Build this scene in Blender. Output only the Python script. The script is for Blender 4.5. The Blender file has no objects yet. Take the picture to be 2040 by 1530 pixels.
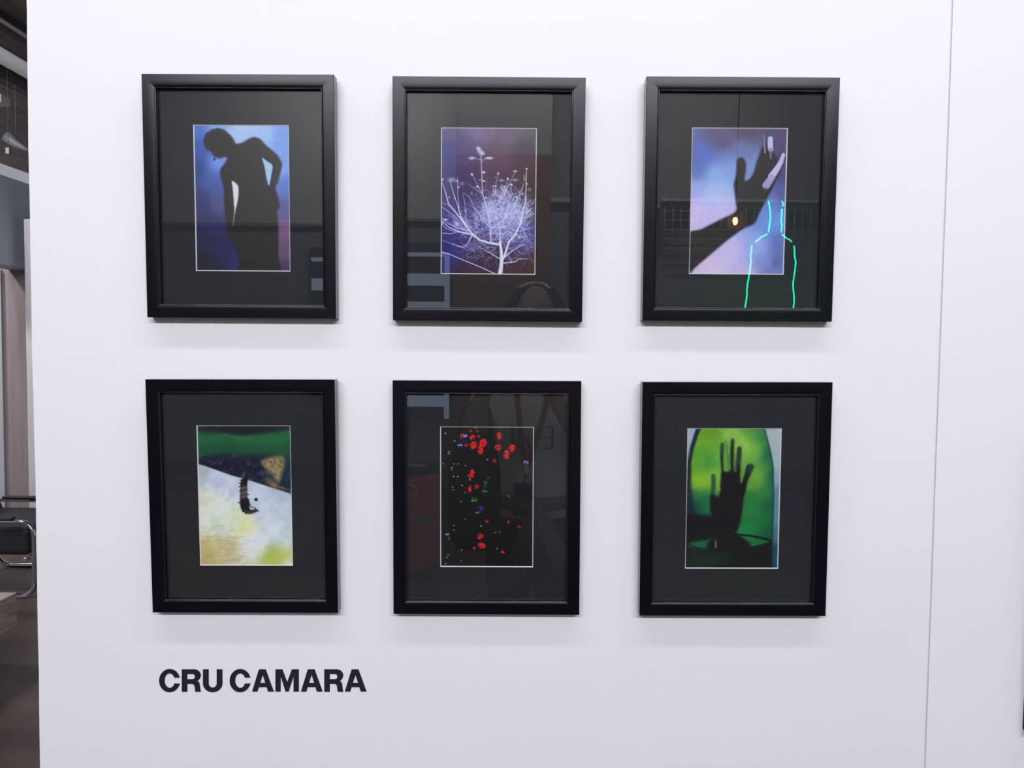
import bpy, bmesh, math, random
import numpy as np
from mathutils import Vector, Matrix

SC = bpy.context.scene
COL = SC.collection
PI = math.pi
rnd = random.Random(7)

# ------------------------------------------------------------------ helpers
def s2l(c):
    return tuple((v / 255 / 12.92) if v / 255 <= .04045 else ((v / 255 + .055) / 1.055) ** 2.4 for v in c)

def tag(o, label=None, cat=None, group=None, kind=None):
    if label: o['label'] = label
    if cat: o['category'] = cat
    if group: o['group'] = group
    if kind: o['kind'] = kind
    return o

class MB:
    """collects shapes for one mesh"""
    def __init__(s): s.v = []; s.f = []; s.sm = []
    def add(s, v, f, smooth=False, M=None):
        b = len(s.v)
        s.v += [tuple((M @ Vector(p)) if M is not None else p) for p in v]
        s.f += [tuple(b + i for i in q) for q in f]; s.sm += [smooth] * len(f)
        return s
    def box(s, a, b, M=None):
        (x0, y0, z0), (x1, y1, z1) = a, b
        v = [(x0,y0,z0),(x1,y0,z0),(x1,y1,z0),(x0,y1,z0),(x0,y0,z1),(x1,y0,z1),(x1,y1,z1),(x0,y1,z1)]
        return s.add(v, [(0,3,2,1),(4,5,6,7),(0,1,5,4),(1,2,6,5),(2,3,7,6),(3,0,4,7)], False, M)
    def tube(s, pts, r, n=12, cap=True, M=None):
        P = [Vector(p) for p in pts]; rs = r if isinstance(r, (list, tuple)) else [r] * len(P)
        v = []; f = []; up = None
        for i, p in enumerate(P):
            t = (P[min(i + 1, len(P) - 1)] - P[max(i - 1, 0)]).normalized()
            if up is None:
                up = Vector((0, 0, 1)) if abs(t.z) < .9 else Vector((1, 0, 0))
            a = (up - t * up.dot(t)).normalized(); up = a; b = t.cross(a)
            for k in range(n):
                q = 2 * PI * k / n
                v.append(p + (a * math.cos(q) + b * math.sin(q)) * rs[i])
        for i in range(len(P) - 1):
            for k in range(n):
                f.append((i*n+k, i*n+(k+1)%n, (i+1)*n+(k+1)%n, (i+1)*n+k))
        if cap:
            f.append(tuple(range(n))[::-1]); f.append(tuple((len(P)-1)*n+k for k in range(n)))
        return s.add(v, f, True, M)
    def lathe(s, prof, n=32, M=None):
        v = []; f = []
        for (r, z) in prof:
            for k in range(n):
                a = 2 * PI * k / n; v.append((r*math.cos(a), r*math.sin(a), z))
        for i in range(len(prof)-1):
            for k in range(n):
                f.append((i*n+k, i*n+(k+1)%n, (i+1)*n+(k+1)%n, (i+1)*n+k))
        f.append(tuple(range(n))[::-1]); f.append(tuple((len(prof)-1)*n+k for k in range(n)))
        return s.add(v, f, True, M)
    def ball(s, c, r, n=20, m=12, M=None):
        rx, ry, rz = r if isinstance(r, (tuple, list)) else (r, r, r)
        v = [(c[0], c[1], c[2]-rz)]; f = []
        for j in range(1, m):
            t = PI * j / m
            for k in range(n):
                a = 2*PI*k/n
                v.append((c[0]+rx*math.sin(t)*math.cos(a), c[1]+ry*math.sin(t)*math.sin(a), c[2]-rz*math.cos(t)))
        v.append((c[0], c[1], c[2]+rz))
        for k in range(n): f.append((0, 1+(k+1)%n, 1+k))
        for j in range(m-2):
            for k in range(n):
                f.append((1+j*n+k, 1+j*n+(k+1)%n, 1+(j+1)*n+(k+1)%n, 1+(j+1)*n+k))
        e = len(v)-1
        for k in range(n): f.append((e, 1+(m-2)*n+k, 1+(m-2)*n+(k+1)%n))
        return s.add(v, f, True, M)
    def build(s, name, mat, parent=None, bevel=0, seg=2, loc=None):
        me = bpy.data.meshes.new(name); me.from_pydata(s.v, [], s.f)
        me.polygons.foreach_set('use_smooth', s.sm); me.update()
        o = bpy.data.objects.new(name, me); COL.objects.link(o)
        if mat: me.materials.append(mat)
        if parent: o.parent = parent
        if loc: o.location = loc
        if bevel:
            b = o.modifiers.new('bevel', 'BEVEL'); b.width = bevel; b.segments = seg; b.limit_method = 'ANGLE'
        return o

def empty(name, loc=(0,0,0), rot=(0,0,0)):
    o = bpy.data.objects.new(name, None); COL.objects.link(o); o.location = loc; o.rotation_euler = rot
    o.empty_display_size = .05
    return o

# ------------------------------------------------------------------ materials
def mat(name, col=(.5,.5,.5), rough=.5, metal=0, spec=.5, emit=None, estr=0, bump=0, bscale=200, noise=0, nscale=8, stretch=(1,1,1), col2=None, coat=0):
    m = bpy.data.materials.new(name); m.use_nodes = True
    nt = m.node_tree; N = nt.nodes; L = nt.links
    p = N['Principled BSDF']
    p.inputs['Base Color'].default_value = (*col, 1); p.inputs['Roughness'].default_value = rough
    p.inputs['Metallic'].default_value = metal; p.inputs['Specular IOR Level'].default_value = spec
    p.inputs['Coat Weight'].default_value = coat
    if emit: p.inputs['Emission Color'].default_value = (*emit, 1); p.inputs['Emission Strength'].default_value = estr
    if noise or bump:
        tc = N.new('ShaderNodeTexCoord'); mp = N.new('ShaderNodeMapping'); mp.inputs['Scale'].default_value = stretch
        L.new(tc.outputs['Object'], mp.inputs['Vector'])
    if noise:
        n = N.new('ShaderNodeTexNoise'); n.inputs['Scale'].default_value = nscale; n.inputs['Detail'].default_value = 6
        L.new(mp.outputs[0], n.inputs['Vector'])
        r = N.new('ShaderNodeValToRGB'); c2 = col2 or tuple(v*(1-noise) for v in col)
        r.color_ramp.elements[0].position = .32; r.color_ramp.elements[1].position = .68
        r.color_ramp.elements[0].color = (*c2, 1); r.color_ramp.elements[1].color = (*col, 1)
        L.new(n.outputs['Fac'], r.inputs[0]); L.new(r.outputs[0], p.inputs['Base Color'])
    if bump:
        n2 = N.new('ShaderNodeTexNoise'); n2.inputs['Scale'].default_value = bscale; n2.inputs['Detail'].default_value = 4
        L.new(mp.outputs[0], n2.inputs['Vector'])
        b = N.new('ShaderNodeBump'); b.inputs['Strength'].default_value = bump; b.inputs['Distance'].default_value = .002
        L.new(n2.outputs['Fac'], b.inputs['Height']); L.new(b.outputs[0], p.inputs['Normal'])
    return m

def brick_mat():
    m = mat('red_brick', rough=.85); nt = m.node_tree; N = nt.nodes; L = nt.links; p = N['Principled BSDF']
    tc = N.new('ShaderNodeTexCoord'); mp = N.new('ShaderNodeMapping'); mp.inputs['Rotation'].default_value = (PI/2, 0, 0)
    b = N.new('ShaderNodeTexBrick'); b.inputs['Scale'].default_value = 1; b.inputs['Brick Width'].default_value = .22
    b.inputs['Row Height'].default_value = .075; b.inputs['Mortar Size'].default_value = .006
    b.inputs['Color1'].default_value = (.33,.14,.085,1); b.inputs['Color2'].default_value = (.24,.095,.058,1); b.inputs['Mortar'].default_value = (.22,.17,.14,1)
    L.new(tc.outputs['Object'], mp.inputs[0]); L.new(mp.outputs[0], b.inputs['Vector']); L.new(b.outputs[0], p.inputs['Base Color'])
    return m

def glass_mat():
    m = bpy.data.materials.new('picture_glass'); m.use_nodes = True
    nt = m.node_tree; N = nt.nodes; L = nt.links; N.clear()
    o = N.new('ShaderNodeOutputMaterial'); mx = N.new('ShaderNodeMixShader'); fr = N.new('ShaderNodeFresnel'); fr.inputs[0].default_value = 1.5
    t = N.new('ShaderNodeBsdfTransparent'); t.inputs[0].default_value = (.985,.99,.985,1)
    g = N.new('ShaderNodeBsdfGlossy'); g.inputs['Roughness'].default_value = 0.0
    L.new(fr.outputs[0], mx.inputs[0]); L.new(t.outputs[0], mx.inputs[1]); L.new(g.outputs[0], mx.inputs[2]); L.new(mx.outputs[0], o.inputs[0])
    return m

M_wall = mat('white_wall_paint', (.83,.825,.84), .75, bump=.10, bscale=120, noise=.02, nscale=3)
M_wallR = M_wall
M_black = mat('black_satin_frame', (.0035,.003,.0055), .24, spec=.24)
M_side = mat('black_lacquered_edge', (.006,.005,.008), .09, spec=1.0)
M_lip = mat('black_inner_lip', (.012,.012,.015), .16, spec=.9)
M_mat = mat('black_mat_board', (.024,.026,.030), .9, spec=.15, bump=.15, bscale=900)
M_core = mat('white_mat_core', (.88,.88,.90), .7)
M_backing = mat('backing_board', (.35,.30,.24), .9)
M_glass = glass_mat()
M_vinyl = mat('dark_vinyl', (.012,.009,.022), .45)
M_brick = brick_mat()

# ------------------------------------------------------------------ camera
F_PX = 1500.0
YAW, PITCH, ROLL, DIST, EYE = 0.0029, -0.0459, -0.0104, 1.2166, 1.5
def cam_R():
    cy, sy = math.cos(YAW), math.sin(YAW); cp, sp = math.cos(PITCH), math.sin(PITCH); cr, sr = math.cos(ROLL), math.sin(ROLL)
    Rz = Matrix(((cy,-sy,0),(sy,cy,0),(0,0,1))); Rx = Matrix(((1,0,0),(0,cp,-sp),(0,sp,cp))); Ry = Matrix(((cr,0,sr),(0,1,0),(-sr,0,cr)))
    return Rz @ Rx @ Ry
CR = cam_R(); CP = Vector((0, -DIST, EYE))
cd = bpy.data.cameras.new('camera'); cam = bpy.data.objects.new('camera', cd); COL.objects.link(cam)
cd.sensor_fit = 'HORIZONTAL'; cd.sensor_width = 36; cd.lens = F_PX / 2040 * 36; cd.clip_start = .02; cd.clip_end = 100
cam.matrix_world = Matrix.Translation(CP) @ (CR @ Matrix.Rotation(PI/2, 3, 'X')).to_4x4()
SC.camera = cam
def at(px, py, y):
    """the world point on the plane Y=y that the photograph shows at (px, py)"""
    d = CR @ Vector(((px - 1020) / F_PX, 1, (765 - py) / F_PX))
    return CP + d * ((y - CP.y) / d.y)

# ------------------------------------------------------------------ painting of the photographic prints
GW, GH = 236, 364
class Paint:
    def __init__(s, TL, TR, BR, BL, pts, sig=150, seed=1):
        u, v = np.meshgrid((np.arange(GW))/(GW-1), (np.arange(GH))/(GH-1))
        TL, TR, BR, BL = map(np.array, (TL, TR, BR, BL))
        P = ((1-u)*(1-v))[...,None]*TL + (u*(1-v))[...,None]*TR + (u*v)[...,None]*BR + ((1-u)*v)[...,None]*BL
        s.x, s.y = P[...,0], P[...,1]; s.rs = np.random.RandomState(seed)
        num = 0; den = 0
        for (x, y, c) in pts:
            w = 1 / ((s.x-x)**2 + (s.y-y)**2 + (sig*.85)**2)**2.7
            num = num + w[...,None]*np.array(c, float); den = den + w
        s.c = num / den[...,None]
        s.c = np.stack([s.blur(s.c[...,k], 7) for k in range(3)], -1)
    def mix(s, m, c):
        m = np.clip(m, 0, 1)[...,None]
        s.c = s.c*(1-m) + np.array(c, float)*m
    def blur(s, m, r):
        r = max(1, int(round(r)))
        for ax in (0, 1):
            for _ in range(2):
                p = np.pad(m, [(r, r) if a == ax else (0, 0) for a in (0, 1)], mode='edge')
                cs = np.cumsum(p, axis=ax)
                cs = np.concatenate([np.zeros_like(np.take(cs, [0], ax)), cs], ax)
                n = m.shape[ax]
                m = (np.take(cs, range(2*r+1, 2*r+1+n), ax) - np.take(cs, range(0, n), ax)) / (2*r+1)
        return m
    def poly(s, pts, c, blur=1, smooth=True, a=1):
        P = [np.array(p, float) for p in pts]
        if smooth:
            Q = []
            n = len(P)
            for i in range(n):
                p0, p1, p2, p3 = P[i-1], P[i], P[(i+1) % n], P[(i+2) % n]
                for t in (0, .25, .5, .75):
                    Q.append(.5*((2*p1)+(-p0+p2)*t+(2*p0-5*p1+4*p2-p3)*t*t+(-p0+3*p1-3*p2+p3)*t**3))
            P = Q
        ins = np.zeros_like(s.x, bool)
        for i in range(len(P)):
            (x1, y1), (x2, y2) = P[i-1], P[i]
            if y1 == y2: continue
            cnd = ((y1 > s.y) != (y2 > s.y)) & (s.x < (x2-x1)*(s.y-y1)/(y2-y1)+x1)
            ins ^= cnd
        m = ins.astype(float)
        if blur: m = s.blur(m, blur)
        s.mix(m*a, c); return m
    def line(s, pts, w, c, a=1, soft=2.5):
        """polyline of tapering width"""
        n = len(pts); ws = w if isinstance(w, (list, tuple)) else [w]*n
        if len(ws) == 2 and n > 2: ws = [ws[0]+(ws[1]-ws[0])*i/(n-1) for i in range(n)]
        xs = s.x[0]; X0 = min(p[0] for p in pts)-30; X1 = max(p[0] for p in pts)+30
        Y0 = min(p[1] for p in pts)-30; Y1 = max(p[1] for p in pts)+30
        W = (s.x[0,-1]-s.x[0,0]); H = s.y[-1,0]-s.y[0,0]
        i0 = max(0, int((X0-max(s.x[0,0], s.x[-1,0]))/W*GW)-4); i1 = min(GW, int((X1-min(s.x[0,0], s.x[-1,0]))/W*GW)+5)
        j0 = max(0, int((Y0-s.y[0,0])/H*GH)-4); j1 = min(GH, int((Y1-s.y[0,0])/H*GH)+5)
        if i1 <= i0 or j1 <= j0: return
        x = s.x[j0:j1, i0:i1]; y = s.y[j0:j1, i0:i1]; best = np.zeros_like(x)
        for k in range(n-1):
            ax, ay = pts[k]; bx, by = pts[k+1]; dx, dy = bx-ax, by-ay; L2 = dx*dx+dy*dy+1e-9
            t = np.clip(((x-ax)*dx+(y-ay)*dy)/L2, 0, 1)
            d = np.hypot(x-ax-t*dx, y-ay-t*dy); r = (ws[k]+(ws[k+1]-ws[k])*t)/2
            best = np.maximum(best, np.clip((r+soft-d)/(2*soft), 0, 1))
        m = (best*a)[...,None]
        s.c[j0:j1, i0:i1] = s.c[j0:j1, i0:i1]*(1-m) + np.array(c, float)*m
    def dot(s, x, y, rx, c, a=1, ry=None, soft=.35):
        ry = ry or rx
        d = np.hypot((s.x-x)/rx, (s.y-y)/ry)
        s.mix(np.clip((1+soft-d)/(2*soft), 0, 1)*a, c)
    def noise(s, cell, seed=0):
        rs = np.random.RandomState(seed); nx = int(GW/cell)+3; ny = int(GH/cell)+3
        g = rs.rand(ny, nx); X, Y = np.meshgrid(np.arange(GW)/cell, np.arange(GH)/cell)
        xi, yi = X.astype(int), Y.astype(int); fx, fy = X-xi, Y-yi
        fx = fx*fx*(3-2*fx); fy = fy*fy*(3-2*fy)
        return (g[yi,xi]*(1-fx)+g[yi,xi+1]*fx)*(1-fy)+(g[yi+1,xi]*(1-fx)+g[yi+1,xi+1]*fx)*fy
    def mottle(s, amt, cells=(24, 10, 4), seed=0, mask=1):
        n = sum(s.noise(c, seed+i)-.5 for i, c in enumerate(cells))/len(cells)
        s.c = s.c*(1+(n*amt*mask)[...,None])

def print_silhouette():
    p = Paint((40,48),(965,45),(990,1470),(62,1470), [
        (80,80,(70,110,185)),(300,70,(120,165,225)),(520,110,(168,190,236)),(700,120,(150,185,240)),(900,150,(115,150,215)),
        (120,300,(50,85,160)),(60,480,(35,60,125)),(330,400,(105,140,215)),(260,600,(62,88,158)),(110,800,(38,48,102)),
        (300,800,(70,75,130)),(760,480,(150,190,245)),(930,400,(120,150,215)),(930,650,(85,115,190)),(930,850,(82,82,140)),
        (930,1050,(115,78,118)),(940,1250,(95,70,105)),(930,1440,(60,45,85)),(200,1000,(34,38,85)),(150,1150,(14,20,62)),
        (330,1250,(18,22,80)),(250,1420,(10,10,42)),(450,1400,(30,30,85)),(60,1420,(8,8,30)),(420,140,(166,188,236)),(620,150,(156,184,236)),(340,430,(110,150,225)),(900,330,(118,155,222))], 85)
    p.mottle(.10, (6, 3), 3)
    body = [(250,112),(290,100),(340,112),(390,150),(425,190),(440,225),(465,243),(520,228),(570,195),(625,178),(680,195),(720,240),(770,285),(830,335),(870,395),(882,440),(865,520),(845,600),(822,655),(835,700),(850,760),(862,830),(848,860),(835,850),(845,960),(852,1100),(850,1300),(852,1480),(500,1480),(490,1380),(470,1260),(425,1190),(390,1120),(368,1040),(352,900),(345,760),(340,650),(318,580),(305,510),(318,465),(350,425),(375,372),(330,365),(310,378),(275,368),(240,352),(225,320),(190,290),(160,245),(155,205),(185,150)]
    p.poly(body, (14,10,16), 1.6)
    for k in range(60):
        a = rnd.uniform(PI*.75, PI*1.9); p.dot(275+118*math.cos(a)+0, 222+118*math.sin(a), rnd.uniform(5,9), (16,12,20), .55)
    p.poly([(414,592),(450,608),(478,650),(474,760),(452,860),(436,960),(424,1030),(428,960),(436,870),(430,760),(422,660)], (215,218,222), 1.3)
    p.poly([(430,900),(440,900),(428,1030),(420,1030)], (60,60,66), 1.5, a=.8)
    p.poly([(698,370),(740,398),(795,440),(788,520),(770,620),(758,632),(742,580),(720,460)], (160,195,245), 1.3)
    p.poly([(245,372),(270,372),(255,400),(242,398)], (28,40,95), 1)
    return p

def print_tree():
    p = Paint((44,66),(948,68),(938,1465),(45,1463), [
        (100,100,(78,72,112)),(400,110,(112,88,132)),(650,120,(98,82,110)),(880,110,(72,74,80)),(100,300,(45,44,118)),(300,300,(70,58,105)),
        (550,350,(82,60,84)),(850,300,(58,42,58)),(900,600,(52,36,42)),(100,550,(38,34,100)),(550,550,(62,46,78)),(300,550,(48,38,88)),  # brown down the right side is the brick pillar's reflection, painted in
        (150,1250,(34,30,112)),(110,1000,(38,34,110)),(420,900,(48,46,110)),(650,900,(55,55,105)),(850,1000,(45,50,118)),(920,900,(34,26,30)),
        (900,1300,(56,34,34)),(450,1300,(48,26,60)),(300,1420,(40,24,54)),(750,1420,(50,28,48)),(850,1150,(44,38,88))], 110)
    p.mottle(.22, (10, 5, 3), 11)
    R = random.Random(5)
    pale = (205,208,240)
    def lav():
        t = R.random(); return (140+85*t, 146+80*t, 208+40*t)
    def twig(x, y, a, L, w, col, al, curl=0, n=7):
        pts = [(x, y)]
        for i in range(n):
            a += curl/n + R.gauss(0, .13); x += math.cos(a)*L/n; y -= math.sin(a)*L/n; pts.append((x, y))
        p.line(pts, [w, w*.4], col, al, 1.8); return pts
    # soft mass of fine foliage in the middle of the crown
    for (x, y, rx, ry, a) in ((640,830,170,150,.28),(560,900,210,160,.22),(790,900,110,150,.22),(640,1010,250,110,.20),(800,1080,110,110,.16),(300,980,120,80,.10)):
        p.dot(x, y, rx, (130,140,205), a, ry, .9)
    for k in range(620):
        x = R.gauss(620, 120); y = R.gauss(930, 110); x = min(x, 880)
        a = R.uniform(.2, 2.9) if y < 1000 else R.uniform(-1, 4)
        twig(x, y, a, R.uniform(50, 150), R.uniform(3, 6.5), lav(), R.uniform(.4,.95), R.uniform(-1.2,1.2))
    for k in range(170):   # drooping lower twigs
        x = R.uniform(300, 880); y = R.gauss(1190, 60)
        twig(x, y, R.uniform(2.4, 4.2) if x < 600 else R.uniform(-1, .7), R.uniform(60, 150), 4.6, (R.randint(110,165), R.randint(112,165), R.randint(180,225)), R.uniform(.45,.8), R.uniform(-1.8,1.8))
    for k in range(90):    # left fan
        x = R.uniform(180, 420); y = 1000+R.gauss(0, 50)-(x-300)*-.2
        twig(x, y, R.uniform(1.8, 3.3), R.uniform(60, 160), 4.8, (R.randint(150,205), R.randint(145,190), R.randint(205,240)), R.uniform(.4,.75), R.uniform(-.6,.9))
    for k in range(60):
        x = R.uniform(700, 860); y = R.uniform(820, 1050); twig(x, y, R.uniform(.4, 1.8), R.uniform(60,130), 4.4, (180,188,232), .75, R.uniform(-.5,.5))
    B = [([(595,1462),(607,1400),(614,1330),(612,1240),(600,1140)],(50,30)),([(610,1330),(640,1270),(680,1140),(740,1070),(790,950),(802,850),(830,760),(835,600),(838,455)],(26,5)),
         ([(600,1165),(500,1150),(410,1122),(350,1070),(300,1005),(250,940),(190,860),(130,790),(100,670),(65,575)],(26,5)),([(350,1075),(230,1050),(130,1005),(50,930)],(14,5)),
         ([(330,1040),(200,1010),(110,960),(50,905)],(10,4)),([(300,1000),(240,900),(212,800),(165,660),(142,570)],(11,4)),([(228,835),(214,700),(212,540)],(7,4)),
         ([(515,1142),(516,1030),(492,900),(466,780),(437,690),(432,500),(424,345)],(12,8)),([(525,1015),(640,925),(715,815),(790,660),(815,600)],(9,4)),([(790,945),(742,850),(722,730),(695,640)],(8,4)),
         ([(575,780),(640,690),(680,600),(735,492)],(8,4)),([(600,740),(640,650),(668,565)],(7,4)),([(552,700),(560,600),(580,505)],(6,4)),([(440,700),(395,620),(345,512)],(7,4)),([(437,695),(370,650),(305,600)],(6,3)),
         ([(500,1000),(430,905),(370,830),(320,725),(270,685)],(8,4)),([(292,905),(282,810),(263,690)],(6,4)),([(640,1285),(720,1215),(830,1155)],(15,5)),([(635,1338),(740,1325),(770,1300),(850,1295)],(14,4)),
         ([(600,1300),(500,1240),(400,1185)],(11,4)),([(600,1160),(600,1050),(590,930)],(14,5)),([(800,860),(850,780),(885,735)],(7,4)),([(790,960),(840,880),(890,820)],(6,3)),([(560,1010),(680,990),(800,915),(880,905)],(6,3)),
         ([(50,770),(130,800),(180,850)],(5,4)),([(60,810),(170,890),(230,950)],(6,4)),([(50,1058),(150,1068),(230,1045),(330,1060)],(7,4)),([(345,1085),(312,1150),(262,1190),(170,1165),(80,1130)],(11,3)),
         ([(200,1180),(280,1200),(340,1150)],(6,3)),([(50,960),(110,1020),(200,1050),(300,1060)],(7,4)),([(425,345),(420,380),(370,362),(320,358)],(5,4)),([(440,400),(440,380),(490,362)],(5,4))]
    for pts, w in B: p.line(pts, (w[0]*.86, w[1]*.8), pale, .9, 2)
    p.line([(46,1230),(150,1262),(240,1302),(400,1368),(560,1442)], 7, (220,220,245), .95, 2)
    for pts, w in B[:6]: p.line([(x+2, y-2) for x, y in pts], (w[0]*.4, w[1]*.4), (235,236,252), .6, 2)
    for (x, y, a, L) in ((200,1240,0,60),(240,1300,-.5,40),(300,1275,1,80),(420,1290,.5,70),(455,1240,4.5,90),(390,1300,4.6,70)):
        twig(x, y, a, L, 3, (140,130,190), .6)
    for (x, y, rx, ry, a) in ((400,272,20,14,.8),(412,296,24,16,.7),(432,320,26,20,.75),(340,364,28,14,.7),(500,362,34,12,.85),(448,494,16,10,1),(450,575,12,8,1),(415,565,10,5,.8),
        (342,513,11,11,1),(581,505,9,9,1),(735,482,18,7,.9),(838,458,9,7,1),(668,553,10,10,1),(610,568,26,9,.6),(735,562,30,10,.55),(700,607,11,9,1),(395,628,16,8,.9),(540,620,9,8,.9),(560,680,20,34,.4),
        (158,565,34,22,.5),(72,563,14,10,.9),(205,578,12,7,.8),(220,634,10,8,.9),(250,600,26,16,.35),(105,935,22,7,.95),(75,965,12,14,.7),(205,975,18,18,.6),(620,640,20,26,.45),(655,670,18,40,.4),
        (820,545,12,36,.4),(840,598,9,8,.9),(865,650,18,16,.35),(800,690,12,8,.7),(340,690,12,18,.35),(135,728,9,6,.8),(185,735,8,6,.8),(285,850,9,12,.8),(240,880,9,8,.8),(510,840,30,20,.5),(470,730,12,8,.8),
        (640,625,9,7,1),(560,620,9,6,.9),(175,1165,8,8,.6),(500,860,14,8,.7),(740,720,14,8,.7),(860,850,16,7,.7)):
        p.dot(x, y, rx, (215,216,242), a, ry, .5)
    for k in range(150):
        p.dot(R.gauss(640,150), R.gauss(790,90), R.uniform(4,10), (200,205,240), R.uniform(.3,.8), R.uniform(3,7))
    return p

def print_arm():
    p = Paint((88,55),(1010,52),(975,1478),(55,1478), [
        (130,90,(92,98,150)),(300,80,(88,78,118)),(600,90,(82,66,98)),(950,120,(78,64,108)),(120,320,(88,100,160)),(200,330,(72,105,190)),(400,230,(84,72,112)),
        (420,330,(105,125,185)),(550,290,(100,115,165)),(130,470,(88,110,170)),(330,520,(135,165,215)),(480,450,(128,158,210)),(650,450,(115,140,195)),(120,650,(148,162,215)),
        (350,660,(158,180,228)),(150,850,(200,182,222)),(380,850,(190,182,225)),(300,760,(178,184,228)),(780,900,(108,142,208)),(950,700,(82,88,150)),(950,450,(72,64,112)),
        (880,950,(108,148,212)),(950,1150,(92,110,180)),(700,1200,(150,165,220)),(450,1250,(190,182,222)),(300,1430,(202,184,215)),(600,1430,(182,172,215)),(850,1430,(110,122,180)),(930,1300,(92,108,168)),(850,800,(100,128,195)),(780,1330,(125,142,200))], 95)
    p.mottle(.07, (5, 3), 8)
    dark = (26,17,24)
    p.dot(890, 1345, 40, (82,98,152), .75, 42, .3)
    p.poly([(740,330),(760,240),(790,170),(830,150),(860,190),(862,300),(900,390),(870,470),(760,480),(720,420)], (40,34,62), 5, a=.8)
    p.poly([(925,310),(955,296),(972,320),(960,390),(920,490),(880,570),(830,600),(790,560),(860,450)], (34,28,58), 3, a=.85)
    p.poly([(40,1105),(200,1028),(350,948),(480,885),(522,842),(516,780),(508,700),(494,610),(506,560),(520,480),(524,385),(540,353),(575,352),(600,385),(606,440),(600,500),(592,560),(612,570),(645,545),(680,490),(705,400),(735,320),(760,255),(800,250),(870,320),(900,400),(925,430),(915,480),(880,570),(850,645),(805,730),(745,845),(718,905),(682,975),(600,1012),(500,1082),(400,1162),(260,1285),(130,1400),(40,1490)], dark, 1.6)
    p.line([(505,600),(505,700),(520,800)], 10, (70,72,120), .6, 6)
    p.line([(772,140),(776,220),(784,300)], (7,16), (150,145,180), .85, 4)
    p.line([(832,172),(832,230),(835,268)], 50, (182,190,218), 1, 5)
    p.line([(834,275),(836,350)], (36,22), (120,120,150), .75, 6)
    p.line([(810,400),(810,440)], 30, (60,50,80), .6, 9)
    p.line([(953,318),(930,390),(890,460),(845,525)], (34,66), (190,184,222), 1, 5)
    p.line([(845,535),(795,610)], (62,72), (158,158,205), .95, 6)
    p.line([(790,640),(775,665)], (24,16), (70,62,100), .6, 7)
    p.line([(540,805),(600,798)], 5, (95,88,125), .6, 5)
    return p

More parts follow.
